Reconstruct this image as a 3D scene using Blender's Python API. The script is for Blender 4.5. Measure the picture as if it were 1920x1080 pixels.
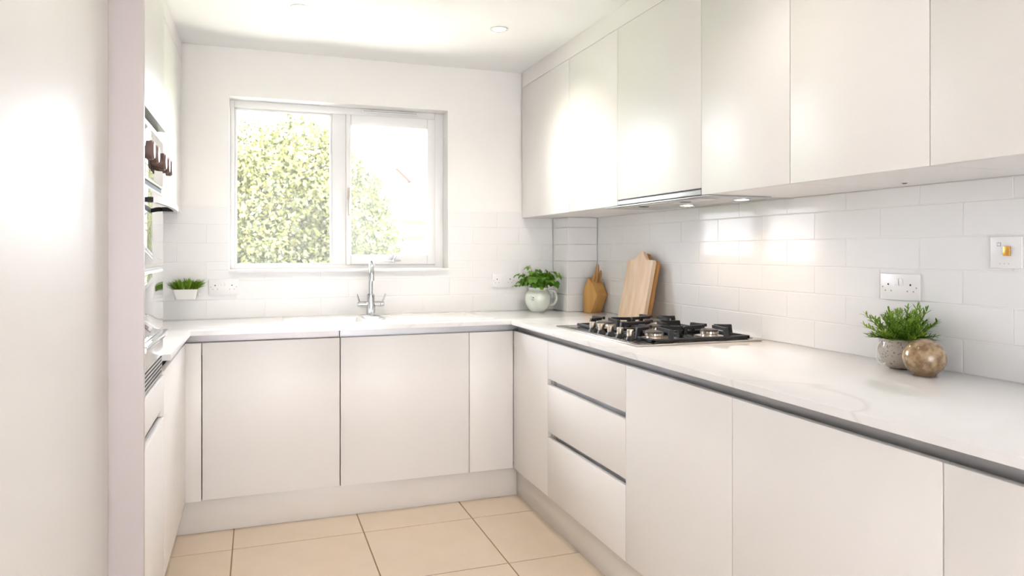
import bpy, bmesh, math, random
import numpy as np
from mathutils import Vector, Matrix

random.seed(7)
for o in list(bpy.data.objects):
    bpy.data.objects.remove(o, do_unlink=True)
SC = bpy.context.scene
COL = SC.collection
R = math.radians

# ------------------------------------------------------------------ camera
cam = bpy.data.cameras.new('camera')
cam.sensor_width = 36.0
cam.lens = 1342.73 / 1920 * 36
cam.shift_y = -(540 - 472.88) / 1920
cam.clip_start = 0.02
cam.dof.use_dof = True
cam.dof.focus_distance = 2.1
cam.dof.aperture_fstop = 6.3
cam_o = bpy.data.objects.new('camera', cam)
COL.objects.link(cam_o)
cam_o.location = (0, 0, 1.2579)
cam_o.rotation_euler = (R(90), 0, R(-19.6364))
SC.camera = cam_o

# ------------------------------------------------------------------ world, sun, view
world = bpy.data.worlds.new('sky')
SC.world = world
world.use_nodes = True
bg = world.node_tree.nodes['Background']
bg.inputs['Color'].default_value = (0.87, 0.91, 1.0, 1)
bg.inputs['Strength'].default_value = 9.0

sun = bpy.data.lights.new('sun', 'SUN')
sun.energy = 30.0
sun.angle = R(1.0)
sun.color = (1.0, 0.95, 0.86)
sun_o = bpy.data.objects.new('sun', sun)
COL.objects.link(sun_o)
sun_o.rotation_euler = (R(46), 0, R(-72))      # from the left, over the garden

def portal(name, loc, rot, sx, sy):            # guides daylight sampling through an opening
    l = bpy.data.lights.new(name, 'AREA')
    l.shape = 'RECTANGLE'; l.size = sx; l.size_y = sy
    l.cycles.is_portal = True
    o = bpy.data.objects.new(name, l); COL.objects.link(o)
    o.location = loc; o.rotation_euler = rot
portal('window_daylight', (0.454, 4.23, 1.62), (R(-90), 0, 0), 1.2, 0.94)
portal('rear_opening_daylight', (0.45, -2.64, 1.05), (R(90), 0, 0), 2.2, 2.1)  # for the opening added in the unseen rear wall

vs = SC.view_settings
vs.view_transform = 'Standard'
vs.look = 'None'
vs.gamma = 1.0
vs.use_curve_mapping = False
vs.exposure = 1.02
SC.cycles.use_adaptive_sampling = True
SC.cycles.adaptive_threshold = 0.09
SC.cycles.adaptive_min_samples = 20
SC.cycles.max_bounces = 8
SC.cycles.caustics_reflective = False
SC.cycles.caustics_refractive = False

# ------------------------------------------------------------------ materials
MATS = {}
def mat(name, color, rough=0.5, metal=0.0, spec=0.5, coat=0.0, noise=None, bump=None, emit=None, trans=0.0):
    if name in MATS:
        return MATS[name]
    m = bpy.data.materials.new(name); m.use_nodes = True
    nt = m.node_tree; b = nt.nodes['Principled BSDF']
    b.inputs['Base Color'].default_value = (*color, 1)
    b.inputs['Roughness'].default_value = rough
    b.inputs['Metallic'].default_value = metal
    b.inputs['Specular IOR Level'].default_value = spec
    b.inputs['Coat Weight'].default_value = coat
    b.inputs['Transmission Weight'].default_value = trans
    if emit:
        b.inputs['Emission Color'].default_value = (*emit[0], 1)
        b.inputs['Emission Strength'].default_value = emit[1]
    if noise or bump:
        tc = nt.nodes.new('ShaderNodeTexCoord')
    if noise:                                    # (scale, colour2, detail, low, high[, stretch])
        mp = nt.nodes.new('ShaderNodeMapping')
        if len(noise) > 5: mp.inputs['Scale'].default_value = noise[5]
        nz = nt.nodes.new('ShaderNodeTexNoise')
        nz.inputs['Scale'].default_value = noise[0]; nz.inputs['Detail'].default_value = noise[2]
        rp = nt.nodes.new('ShaderNodeValToRGB')
        rp.color_ramp.elements[0].position = noise[3]; rp.color_ramp.elements[0].color = (*color, 1)
        rp.color_ramp.elements[1].position = noise[4]; rp.color_ramp.elements[1].color = (*noise[1], 1)
        nt.links.new(tc.outputs['Object'], mp.inputs['Vector'])
        nt.links.new(mp.outputs['Vector'], nz.inputs['Vector'])
        nt.links.new(nz.outputs['Fac'], rp.inputs['Fac'])
        nt.links.new(rp.outputs['Color'], b.inputs['Base Color'])
    if bump:                                     # (scale, strength)
        nb = nt.nodes.new('ShaderNodeTexNoise'); nb.inputs['Scale'].default_value = bump[0]
        bp = nt.nodes.new('ShaderNodeBump'); bp.inputs['Strength'].default_value = bump[1]
        bp.inputs['Distance'].default_value = 0.002
        nt.links.new(tc.outputs['Object'], nb.inputs['Vector'])
        nt.links.new(nb.outputs['Fac'], bp.inputs['Height'])
        nt.links.new(bp.outputs['Normal'], b.inputs['Normal'])
    MATS[name] = m
    return m

PAINT = mat('wall_paint', (0.90, 0.885, 0.865), 0.85, noise=(3, (0.89, 0.875, 0.855), 4, 0.3, 0.7), bump=(220, 0.05))
CEIL = mat('ceiling_paint', (0.87, 0.87, 0.87), 0.9, bump=(200, 0.04))
CAB = mat('white_lacquer', (0.84, 0.818, 0.80), 0.36, noise=(2, (0.83, 0.808, 0.79), 2, 0.3, 0.7))
CABIN = mat('carcass_board', (0.74, 0.71, 0.67), 0.5)
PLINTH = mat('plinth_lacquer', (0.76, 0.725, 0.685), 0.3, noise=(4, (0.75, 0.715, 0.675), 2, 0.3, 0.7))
PANEL = mat('blush_end_panel', (0.55, 0.50, 0.495), 0.4)
TILE = mat('wall_tile_glaze', (0.84, 0.84, 0.84), 0.08, spec=0.11, bump=(5, 0.10))
GROUT = mat('grout', (0.84, 0.83, 0.82), 0.9, bump=(300, 0.2))
FLOORT = mat('floor_tile_stone', (0.63, 0.52, 0.405), 0.32, noise=(7, (0.67, 0.56, 0.44), 6, 0.3, 0.75), bump=(60, 0.06))
FGROUT = mat('floor_grout', (0.30, 0.21, 0.125), 0.9)
ALU = mat('brushed_aluminium', (0.50, 0.505, 0.52), 0.36, 0.55, noise=(40, (0.46, 0.465, 0.48), 2, 0.3, 0.7, (1, 1, 30)))
STEEL = mat('brushed_steel', (0.60, 0.575, 0.545), 0.25, 1.0, noise=(60, (0.55, 0.53, 0.50), 2, 0.3, 0.7, (1, 20, 1)))
CHROME = mat('chrome', (0.66, 0.68, 0.71), 0.06, 1.0)
SATIN = mat('satin_nickel', (0.60, 0.54, 0.47), 0.28, 1.0)
DARK = mat('dark_gap', (0.02, 0.02, 0.02), 0.6)
BLACK = mat('cast_iron', (0.014, 0.015, 0.018), 0.42, bump=(300, 0.15))
CAPM = mat('burner_enamel', (0.13, 0.115, 0.105), 0.45)
OVENG = mat('oven_glass', (0.03, 0.033, 0.035), 0.03, 0.0, 0.9, coat=1.0)
UPVC = mat('white_upvc', (0.86, 0.86, 0.86), 0.25)
PLASTIC = mat('white_plastic', (0.83, 0.82, 0.82), 0.3)
CERAM = mat('white_ceramic', (0.88, 0.87, 0.85), 0.08)
MINT = mat('mint_glaze', (0.70, 0.76, 0.69), 0.1, coat=0.5, noise=(9, (0.735, 0.785, 0.72), 3, 0.3, 0.7))
INK = mat('dark_ink', (0.03, 0.035, 0.04), 0.4)
BRASS = mat('brass', (0.78, 0.45, 0.12), 0.3, 1.0)
SOIL = mat('soil', (0.018, 0.014, 0.01), 0.95, bump=(90, 0.8))
TRUNK = mat('bark', (0.03, 0.02, 0.012), 0.9, bump=(30, 0.8))
LAMP = mat('lamp_glow', (1, 1, 1), 0.5, emit=((1.0, 0.93, 0.82), 12.0))
HOODLAMP = mat('hood_lamp_glow', (1, 1, 1), 0.5, emit=((1.0, 0.80, 0.58), 14.0))
ORANGE = mat('brick_orange', (0.10, 0.030, 0.010), 0.9, noise=(20, (0.085, 0.026, 0.009), 3, 0.3, 0.7))
RENDERW = mat('render_white', (0.26, 0.25, 0.235), 0.9)
ROOFR = mat('roof_red', (0.12, 0.025, 0.02), 0.8)
GREYM = mat('roof_felt', (0.35, 0.36, 0.39), 0.8)
GRASS = mat('lawn', (0.10, 0.19, 0.04), 0.95, noise=(3, (0.16, 0.24, 0.06), 5, 0.3, 0.7))

def worktop_material():
    m = bpy.data.materials.new('quartz_worktop'); m.use_nodes = True
    nt = m.node_tree; b = nt.nodes['Principled BSDF']
    b.inputs['Roughness'].default_value = 0.09
    tc = nt.nodes.new('ShaderNodeTexCoord')
    n1 = nt.nodes.new('ShaderNodeTexNoise'); n1.inputs['Scale'].default_value = 0.85
    n1.inputs['Detail'].default_value = 3; n1.inputs['Distortion'].default_value = 0.7
    s = nt.nodes.new('ShaderNodeMath'); s.operation = 'SUBTRACT'; s.inputs[1].default_value = 0.5
    a = nt.nodes.new('ShaderNodeMath'); a.operation = 'ABSOLUTE'
    rp = nt.nodes.new('ShaderNodeValToRGB')
    e = rp.color_ramp.elements
    e[0].position = 0.0; e[0].color = (0.77, 0.755, 0.74, 1)
    e[1].position = 0.009; e[1].color = (0.85, 0.845, 0.84, 1)
    nt.links.new(tc.outputs['Object'], n1.inputs['Vector'])
    nt.links.new(n1.outputs['Fac'], s.inputs[0]); nt.links.new(s.outputs[0], a.inputs[0])
    nt.links.new(a.outputs[0], rp.inputs['Fac']); nt.links.new(rp.outputs['Color'], b.inputs['Base Color'])
    return m
QUARTZ = worktop_material()

def wood_material(name, c1, c2, scale, stretch, rough=0.45):
    return mat(name, c1, rough, noise=(scale, c2, 4, 0.35, 0.65, stretch))
BOARD = wood_material('pale_beech', (0.82, 0.65, 0.47), (0.72, 0.51, 0.33), 26, (1, 1, 0.07))
BOARDD = wood_material('dark_board', (0.55, 0.27, 0.075), (0.44, 0.19, 0.045), 26, (1, 1, 0.07))
BLOCKW = wood_material('honey_block', (0.66, 0.38, 0.12), (0.56, 0.29, 0.08), 20, (1, 1, 0.1))
KNIFEW = wood_material('knife_handle_wood', (0.56, 0.32, 0.13), (0.42, 0.21, 0.07), 30, (1, 1, 0.1))

def stone_material(name, base, spots, scale, rough, lo, hi, dark_low=None):
    m = bpy.data.materials.new(name); m.use_nodes = True
    nt = m.node_tree; b = nt.nodes['Principled BSDF']; b.inputs['Roughness'].default_value = rough
    b.inputs['Coat Weight'].default_value = 0.6; b.inputs['Coat Roughness'].default_value = 0.08
    tc = nt.nodes.new('ShaderNodeTexCoord')
    n = nt.nodes.new('ShaderNodeTexNoise'); n.inputs['Scale'].default_value = scale; n.inputs['Detail'].default_value = 6
    rp = nt.nodes.new('ShaderNodeValToRGB'); e = rp.color_ramp.elements
    e[0].position = lo; e[0].color = (*spots, 1); e[1].position = hi; e[1].color = (*base, 1)
    nt.links.new(tc.outputs['Object'], n.inputs['Vector']); nt.links.new(n.outputs['Fac'], rp.inputs['Fac'])
    out = rp.outputs['Color']
    if dark_low:                                 # a darker band round the foot
        sx = nt.nodes.new('ShaderNodeSeparateXYZ'); nt.links.new(tc.outputs['Object'], sx.inputs[0])
        add = nt.nodes.new('ShaderNodeMath'); add.operation = 'MULTIPLY_ADD'
        add.inputs[1].default_value = 0.02; nt.links.new(n.outputs['Fac'], add.inputs[0]); nt.links.new(sx.outputs['Z'], add.inputs[2])
        mr = nt.nodes.new('ShaderNodeMapRange'); mr.inputs['From Min'].default_value = dark_low[0]; mr.inputs['From Max'].default_value = dark_low[1]
        nt.links.new(add.outputs[0], mr.inputs['Value'])
        mx = nt.nodes.new('ShaderNodeMix'); mx.data_type = 'RGBA'
        mx.inputs[6].default_value = (*dark_low[2], 1)
        nt.links.new(mr.outputs['Result'], mx.inputs[0]); nt.links.new(out, mx.inputs[7]); out = mx.outputs[2]
    nt.links.new(out, b.inputs['Base Color'])
    return m
POTGREY = stone_material('speckled_stone_glaze', (0.50, 0.445, 0.39), (0.20, 0.15, 0.11), 130, 0.35, 0.34, 0.45)
POTBROWN = stone_material('mottled_brown_glaze', (0.44, 0.31, 0.17), (0.20, 0.12, 0.055), 55, 0.18, 0.36, 0.62, (0.02, 0.05, (0.17, 0.095, 0.045)))

def glass_material(name, haze):
    m = bpy.data.materials.new(name); m.use_nodes = True
    nt = m.node_tree; nt.nodes.clear()
    out = nt.nodes.new('ShaderNodeOutputMaterial')
    t = nt.nodes.new('ShaderNodeBsdfTransparent'); g = nt.nodes.new('ShaderNodeBsdfGlossy'); g.inputs['Roughness'].default_value = 0.0
    tl = nt.nodes.new('ShaderNodeBsdfTranslucent'); tl.inputs['Color'].default_value = (1, 1, 1, 1)
    fr = nt.nodes.new('ShaderNodeFresnel'); fr.inputs['IOR'].default_value = 1.25
    m1 = nt.nodes.new('ShaderNodeMixShader'); m1.inputs[0].default_value = haze
    m2 = nt.nodes.new('ShaderNodeMixShader')
    nt.links.new(t.outputs[0], m1.inputs[1]); nt.links.new(tl.outputs[0], m1.inputs[2])
    nt.links.new(fr.outputs[0], m2.inputs[0]); nt.links.new(m1.outputs[0], m2.inputs[1]); nt.links.new(g.outputs[0], m2.inputs[2])
    nt.links.new(m2.outputs[0], out.inputs['Surface'])
    return m
GLASS_L = glass_material('window_glass', 0.012)
GLASS_R = glass_material('glare_veil_glass', 0.026)  # translucent haze imitates glare over the panes, stronger in this one

def leaf_material(name, base, spread, transl=0.35, rough=0.45):
    m = bpy.data.materials.new(name); m.use_nodes = True
    nt = m.node_tree; b = nt.nodes['Principled BSDF']
    out = nt.nodes['Material Output']
    b.inputs['Roughness'].default_value = rough
    at = nt.nodes.new('ShaderNodeAttribute'); at.attribute_name = 'tint'
    mx = nt.nodes.new('ShaderNodeMix'); mx.data_type = 'RGBA'
    mx.inputs[6].default_value = (*base, 1); mx.inputs[7].default_value = (*spread, 1)
    nt.links.new(at.outputs['Fac'], mx.inputs[0])
    nt.links.new(mx.outputs[2], b.inputs['Base Color'])
    tl = nt.nodes.new('ShaderNodeBsdfTranslucent'); nt.links.new(mx.outputs[2], tl.inputs['Color'])
    ms = nt.nodes.new('ShaderNodeMixShader'); ms.inputs[0].default_value = transl
    nt.links.new(b.outputs[0], ms.inputs[1]); nt.links.new(tl.outputs[0], ms.inputs[2])
    nt.links.new(ms.outputs[0], out.inputs['Surface'])
    return m
LEAF_TREE = leaf_material('tree_leaf', (0.022, 0.033, 0.004), (0.21, 0.195, 0.06), 0.25)
LEAF_PARSLEY = leaf_material('parsley_leaf', (0.07, 0.20, 0.012), (0.17, 0.36, 0.03), 0.3)
LEAF_FERN = leaf_material('fern_leaf', (0.05, 0.15, 0.012), (0.33, 0.52, 0.06), 0.3)
LEAF_TUFT = leaf_material('tuft_leaf', (0.09, 0.24, 0.015), (0.38, 0.56, 0.06), 0.3)

# ------------------------------------------------------------------ mesh helpers
def box(bm, x0, x1, y0, y1, z0, z1, bev=0.0, seg=2):
    r = bmesh.ops.create_cube(bm, size=1.0)
    vs_ = r['verts']
    for v in vs_:
        v.co = Vector(((x0 + x1) / 2 + v.co.x * (x1 - x0), (y0 + y1) / 2 + v.co.y * (y1 - y0), (z0 + z1) / 2 + v.co.z * (z1 - z0)))
    if bev:
        es = list({e for v in vs_ for e in v.link_edges})
        bmesh.ops.bevel(bm, geom=es, offset=bev, segments=seg, affect='EDGES', profile=0.5)
    return bm

def lathe(bm, prof, c, seg=32, axis='Z'):
    rings = []
    for r, z in prof:
        ring = []
        if r < 1e-6:
            ring = [bm.verts.new((0, 0, z))]
        else:
            ring = [bm.verts.new((r * math.cos(2 * math.pi * i / seg), r * math.sin(2 * math.pi * i / seg), z)) for i in range(seg)]
        rings.append(ring)
    for a, b in zip(rings, rings[1:]):
        for i in range(seg):
            j = (i + 1) % seg
            if len(a) == 1 and len(b) == 1: continue
            if len(a) == 1: bm.faces.new((a[0], b[j], b[i]))
            elif len(b) == 1: bm.faces.new((a[i], a[j], b[0]))
            else: bm.faces.new((a[i], a[j], b[j], b[i]))
    vs_ = [v for ring in rings for v in ring]
    M = Matrix.Identity(4)
    if axis == 'X': M = Matrix.Rotation(R(90), 4, 'Y')
    if axis == '-X': M = Matrix.Rotation(R(-90), 4, 'Y')
    if axis == '-Y': M = Matrix.Rotation(R(90), 4, 'X')
    for v in vs_:
        v.co = M @ v.co + Vector(c)
    return bm

def disc(bm, c, r, h, axis='Z', seg=24, bev=0.0):
    if bev:
        return lathe(bm, [(0, 0), (r, 0), (r, h - bev), (r - bev, h), (0, h)], c, seg, axis)
    return lathe(bm, [(0, 0), (r, 0), (r, h), (0, h)], c, seg, axis)

def tube(bm, pts, rad, seg=10, cap=True):
    pts = [Vector(p) for p in pts]
    n = len(pts)
    rads = rad if isinstance(rad, (list, tuple)) else [rad] * n
    up = Vector((0, 0, 1))
    rings = []
    prev = None
    for i, p in enumerate(pts):
        t = (pts[min(i + 1, n - 1)] - pts[max(i - 1, 0)]).normalized()
        if prev is None:
            a = t.cross(up)
            if a.length < 1e-3: a = t.cross(Vector((1, 0, 0)))
            a.normalize()
        else:
            a = prev - t * prev.dot(t); a.normalize()
        b = t.cross(a); prev = a
        rings.append([bm.verts.new(p + (a * math.cos(2 * math.pi * k / seg) + b * math.sin(2 * math.pi * k / seg)) * rads[i]) for k in range(seg)])
    for A, B in zip(rings, rings[1:]):
        for k in range(seg):
            l = (k + 1) % seg
            bm.faces.new((A[k], A[l], B[l], B[k]))
    if cap:
        bm.faces.new(rings[0][::-1]); bm.faces.new(rings[-1])
    return bm

def prism(bm, poly, d0, d1, plane='YZ'):
    def P(a, b, d):
        return {'YZ': (d, a, b), 'XZ': (a, d, b), 'XY': (a, b, d)}[plane]
    A = [bm.verts.new(P(a, b, d0)) for a, b in poly]
    B = [bm.verts.new(P(a, b, d1)) for a, b in poly]
    bm.faces.new(A); bm.faces.new(B[::-1])
    for i in range(len(poly)):
        j = (i + 1) % len(poly)
        bm.faces.new((A[j], A[i], B[i], B[j]))
    return bm

def cells(bm, xs, ys, keep, z0, z1, bev=0.0015):
    """slab made of grid cells (one continuous mesh, may have holes)"""
    vt, vb = {}, {}
    def V(d, i, j, z):
        if (i, j) not in d: d[(i, j)] = bm.verts.new((xs[i], ys[j], z))
        return d[(i, j)]
    K = {(i, j) for i in range(len(xs) - 1) for j in range(len(ys) - 1) if keep(i, j)}
    for i, j in K:
        q = [(i, j), (i + 1, j), (i + 1, j + 1), (i, j + 1)]
        bm.faces.new([V(vt, *p, z1) for p in q]); bm.faces.new([V(vb, *p, z0) for p in q[::-1]])
    edges = []
    for i, j in K:
        for (di, dj), (p, q) in {(0, -1): ((i, j), (i + 1, j)), (1, 0): ((i + 1, j), (i + 1, j + 1)), (0, 1): ((i + 1, j + 1), (i, j + 1)), (-1, 0): ((i, j + 1), (i, j))}.items():
            if (i + di, j + dj) not in K:
                f = bm.faces.new((V(vb, *p, z0), V(vb, *q, z0), V(vt, *q, z1), V(vt, *p, z1)))
                e = bm.edges.get((V(vt, *p, z1), V(vt, *q, z1)))
                if e: edges.append(e)
    if bev:
        bmesh.ops.bevel(bm, geom=edges, offset=bev, segments=2, affect='EDGES', profile=0.5)
    return bm

def wloc(o):
    v = Vector((0, 0, 0))
    while o is not None:
        v += o.location; o = o.parent
    return v

def mesh_of(name, bm, material, smooth=True, fix=True):
    if fix:
        bmesh.ops.recalc_face_normals(bm, faces=bm.faces[:])
    me = bpy.data.meshes.new(name)
    bm.to_mesh(me); bm.free()
    me.materials.append(material)
    if smooth:
        me.polygons.foreach_set('use_smooth', [True] * len(me.polygons))
        me.set_sharp_from_angle(angle=R(32))
    return me

def part(name, bm, material, parent=None, origin=None, smooth=True, fix=True):
    """bm is in world coordinates; origin is the object's own origin in world"""
    base = wloc(parent) if parent is not None else Vector((0, 0, 0))
    org = Vector(origin) if origin is not None else base
    bmesh.ops.translate(bm, verts=bm.verts[:], vec=-org)
    o = bpy.data.objects.new(name, mesh_of(name, bm, material, smooth, fix))
    COL.objects.link(o)
    o.parent = parent
    o.location = org - base
    return o

def B(*a, **k):
    return box(bmesh.new(), *a, **k)

def tag(o, label=None, cat=None, group=None, kind=None):
    if label: o['label'] = label
    if cat: o['category'] = cat
    if group: o['group'] = group
    if kind: o['kind'] = kind
    return o

def thing(name, label, cat, loc=(0, 0, 0), group=None):
    o = bpy.data.objects.new(name, None)
    o.empty_display_size = 0.05
    COL.objects.link(o); o.location = loc
    return tag(o, label, cat, group)

def structure(name, bm, material, label, cat):
    return tag(part(name, bm, material), label, cat, kind='structure')

# ------------------------------------------------------------------ key dimensions (metres)
XR, XL, YB = 1.222, -0.275, 3.438          # worktop front edges
ZW0, ZW1 = 0.8894, 0.91                    # worktop bottom / top
DR, DL, DB = 1.243, -0.295, 3.461          # door faces
ZD0, ZD1 = 0.151, 0.8536                   # base door bottom / top
XW, YW, XLW = 1.904, 4.041, -0.885         # finished (tiled) faces of the walls
ZC = 2.336
XU, ZU = 1.502, 1.463                      # wall unit face and bottom
XU2 = -0.364                               # wall units on the left
WX0, WX1, WZ0, WZ1 = -0.135, 1.048, 1.162, 2.081
REAR = -2.6

# ------------------------------------------------------------------ room shell
floor = structure('floor', B(-1.1, 2.1, REAR, 4.3, -0.15, -0.003), FGROUT, 'beige square stone tiled kitchen floor with thin dark grout', 'floor')
fx = [-1.156, -0.626, -0.096, 0.454, 0.961, 1.49, 2.02]
fy = [3.253 - 0.519 * k for k in range(-2, 12)]
FT = {}
for i in range(len(fx) - 1):
    for j in range(len(fy) - 1):
        x0, x1 = max(fx[i], -0.90), min(fx[i + 1], 1.91)
        y1, y0 = min(fy[j], 4.04), max(fy[j + 1], REAR + 0.01)
        if x1 - x0 < 0.02 or y1 - y0 < 0.02: continue
        w, d = round(x1 - x0 - 0.005, 4), round(y1 - y0 - 0.005, 4)
        if (w, d) not in FT:
            FT[(w, d)] = mesh_of('floor_tile', B(-w / 2, w / 2, -d / 2, d / 2, -0.0029, 0, bev=0.0012, seg=1), FLOORT)
        o = bpy.data.objects.new('floor_tile', FT[(w, d)]); COL.objects.link(o)
        o.parent = floor; o.location = ((x0 + x1) / 2, (y0 + y1) / 2, 0)

structure('ceiling', B(-1.1, 2.1, REAR, 4.3, ZC, ZC + 0.15), CEIL, 'smooth white painted kitchen ceiling', 'ceiling')

bm = bmesh.new()
yb0, yb1 = YW + 0.007, 4.30
box(bm, -1.1, WX0, yb0, yb1, 0, ZC); box(bm, WX1, 2.1, yb0, yb1, 0, ZC)
box(bm, WX0, WX1, yb0, yb1, 0, WZ0); box(bm, WX0, WX1, yb0, yb1, WZ1, ZC)
wall_back = structure('wall_back', bm, PAINT, 'off-white painted wall around the window', 'wall')
wall_right = structure('wall_right', B(XW + 0.007, 2.1, REAR, yb0, 0, ZC), PAINT, 'painted wall behind the hob side units', 'wall')
structure('wall_left', B(-1.1, XLW - 0.01, REAR, yb0, 0, ZC), PAINT, 'painted wall behind the oven side units', 'wall')
bm = bmesh.new()
box(bm, -1.1, -0.65, REAR - 0.15, REAR, 0, ZC); box(bm, 1.55, 2.1, REAR - 0.15, REAR, 0, ZC); box(bm, -0.65, 1.55, REAR - 0.15, REAR, 2.1, ZC)
structure('wall_rear', bm, PAINT, 'painted unseen rear wall, its wide opening added to let in fill light', 'wall')  # opening added behind the camera to let in fill light
# unseen sheer white sheet added to spread and soften the rear fill light
def sheer():
    m = bpy.data.materials.new('white_diffuser_cloth'); m.use_nodes = True
    nt = m.node_tree; nt.nodes.clear()
    out = nt.nodes.new('ShaderNodeOutputMaterial'); mx = nt.nodes.new('ShaderNodeMixShader'); mx.inputs[0].default_value = 0.40
    d = nt.nodes.new('ShaderNodeBsdfDiffuse'); d.inputs['Color'].default_value = (0.85, 0.84, 0.83, 1)
    t = nt.nodes.new('ShaderNodeBsdfTranslucent'); t.inputs['Color'].default_value = (0.95, 0.92, 0.90, 1)
    nt.links.new(d.outputs[0], mx.inputs[1]); nt.links.new(t.outputs[0], mx.inputs[2]); nt.links.new(mx.outputs[0], out.inputs['Surface'])
    return m
bm = bmesh.new()
prev = None
for k in range(97):
    x = -0.75 + 2.4 * k / 96; y = REAR + 0.05 + 0.022 * math.sin(k * 0.95)
    cur = (bm.verts.new((x, y, 0.02)), bm.verts.new((x, y, 2.2)))
    if prev: bm.faces.new((prev[0], cur[0], cur[1], prev[1]))
    prev = cur
cur_ = thing('rear_diffuser', 'unseen white sheet added over the rear opening to soften its light', 'diffuser', (0.45, REAR + 0.05, 0))
part('diffuser_sheet', bm, sheer(), cur_)
part('diffuser_rail', tube(bmesh.new(), [(-0.85, REAR + 0.05, 2.215), (1.75, REAR + 0.05, 2.215)], 0.012, 10), UPVC, cur_)
# tiled boxing in the corner
BXX, BXY = 1.708, 3.83
corner_box = structure('wall_corner', B(BXX + 0.007, XW + 0.006, BXY + 0.007, yb0, 0.0, ZU + 0.3), GROUT, 'tiled pipe boxing in the corner beside the jug', 'wall')

# ---- wall tiles
TP, TZ, TG = 0.2885, 0.0985, 0.0026
TM = {}
def tile_mesh(w, h, face):
    key = (round(w, 4), round(h, 4), face)
    if key in TM: return TM[key]
    bm = bmesh.new(); t = 0.0068; c = 0.0016
    W, H = w / 2, h / 2
    P = [[(-W, -H), (W, -H), (W, H), (-W, H)], [(-W, -H), (W, -H), (W, H), (-W, H)], [(-W + c, -H + c), (W - c, -H + c), (W - c, H - c), (-W + c, H - c)]]
    D = [0, t - c * 0.6, t]
    rings = []
    for poly, d in zip(P, D):
        rings.append([bm.verts.new((-d, a, b) if face == 'X' else (a, -d, b)) for a, b in poly])
    for A, Bq in zip(rings, rings[1:]):
        for i in range(4):
            bm.faces.new((A[i], A[(i + 1) % 4], Bq[(i + 1) % 4], Bq[i]))
    bm.faces.new(rings[-1]); bm.faces.new(rings[0][::-1])
    TM[key] = mesh_of('wall_tile', bm, TILE, smooth=False)
    return TM[key]

def lay(parent, face, fixed, a0, a1, z0, z1, off_odd, off_even, hole=None, zbase=ZW1):
    r = 0
    while zbase + r * TZ < z1 - 0.004:
        b0, b1 = max(zbase + r * TZ, z0), min(zbase + (r + 1) * TZ, z1)
        off = off_odd if r % 2 else off_even
        k = math.floor((a0 - off) / TP)
        while off + k * TP < a1:
            s0, s1 = max(off + k * TP, a0), min(off + (k + 1) * TP, a1); k += 1
            rects = [(s0, s1, b0, b1)]
            if hole:
                h0, h1, hz0, hz1 = hole
                if s1 > h0 and s0 < h1 and b1 > hz0 and b0 < hz1:
                    rects = []
                    if b0 < hz0 - 0.01:
                        rects.append((s0, s1, b0, hz0))
                        if s0 < h0 - 0.01: rects.append((s0, h0, hz0, b1))
                        if s1 > h1 + 0.01: rects.append((h1, s1, hz0, b1))
                    else:
                        if s0 < h0 - 0.01: rects.append((s0, h0, b0, b1))
                        if s1 > h1 + 0.01: rects.append((h1, s1, b0, b1))
            for (p0, p1, q0, q1) in rects:
                if p1 - p0 < 0.012 or q1 - q0 < 0.012: continue
                o = bpy.data.objects.new('wall_tile', tile_mesh(p1 - p0 - TG, q1 - q0 - TG, face)); COL.objects.link(o)
                o.parent = parent
                c = (p0 + p1) / 2; z = (q0 + q1) / 2
                o.location = (fixed + 0.0068, c, z) if face == 'X' else (c, fixed + 0.0068, z)
        r += 1
part('grout_bed', B(XW + 0.0012, XW + 0.0068, 0.2, BXY, ZW1 - 0.02, ZU), GROUT, wall_right)
lay(wall_right, 'X', XW, 0.2, BXY, ZW1, ZU, 2.794 - TP * 12, 2.651 - TP * 12)
ztop = ZW1 + 6 * TZ
bm = bmesh.new()
box(bm, XLW, BXX, YW + 0.0012, YW + 0.0068, ZW1 - 0.02, WZ0); box(bm, XLW, WX0, YW + 0.0012, YW + 0.0068, WZ0, ztop); box(bm, WX1, BXX, YW + 0.0012, YW + 0.0068, WZ0, ztop)
part('grout_bed', bm, GROUT, wall_back)
lay(wall_back, 'Y', YW, XLW, BXX, ZW1, ztop, -0.388 - TP * 3, -0.247 - TP * 3, hole=(WX0, WX1, WZ0, 3))
lay(corner_box, 'X', BXX, BXY, YW, ZW1, ZU, BXY - 0.1, BXY)
lay(corner_box, 'Y', BXY, BXX, XW, ZW1, ZU, BXX - 0.09, BXX)

# ---- window
FYF = 4.155
win = tag(thing('window_1', 'white framed window over the sink with a fixed and an opening pane', 'window', (0.454, FYF, WZ0)), kind='structure')
bm = bmesh.new()
d0, d1 = FYF, FYF + 0.07
box(bm, WX0, -0.112, d0, d1, WZ0, WZ1, 0.003); box(bm, 0.996, WX1, d0, d1, WZ0, WZ1, 0.003)
box(bm, -0.112, 0.996, d0, d1, 2.042, WZ1, 0.003); box(bm, -0.112, 0.996, d0, d1, WZ0, 1.187, 0.003)
box(bm, 0.404, 0.479, d0, d1, 1.187, 2.042, 0.003)
part('frame', bm, UPVC, win)
bm = bmesh.new()
for a in ((-0.112, -0.100, 1.187, 2.042), (0.392, 0.404, 1.187, 2.042), (-0.100, 0.392, 2.030, 2.042), (-0.100, 0.392, 1.187, 1.196)):
    box(bm, a[0], a[1], d0 + 0.014, d0 + 0.035, a[2], a[3], 0.003)
part('glazing_bead', bm, UPVC, win)
part('pane', B(-0.101, 0.393, d0 + 0.036, d0 + 0.042, 1.195, 2.031), GLASS_L, win, smooth=False)
bm = bmesh.new()
s0, s1 = FYF - 0.012, FYF + 0.045
sx0, sx1, sz0, sz1 = 0.4794, 0.9956, 1.1874, 2.0416
gx0, gx1, gz0, gz1 = 0.507, 0.948, 1.242, 1.982
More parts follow.
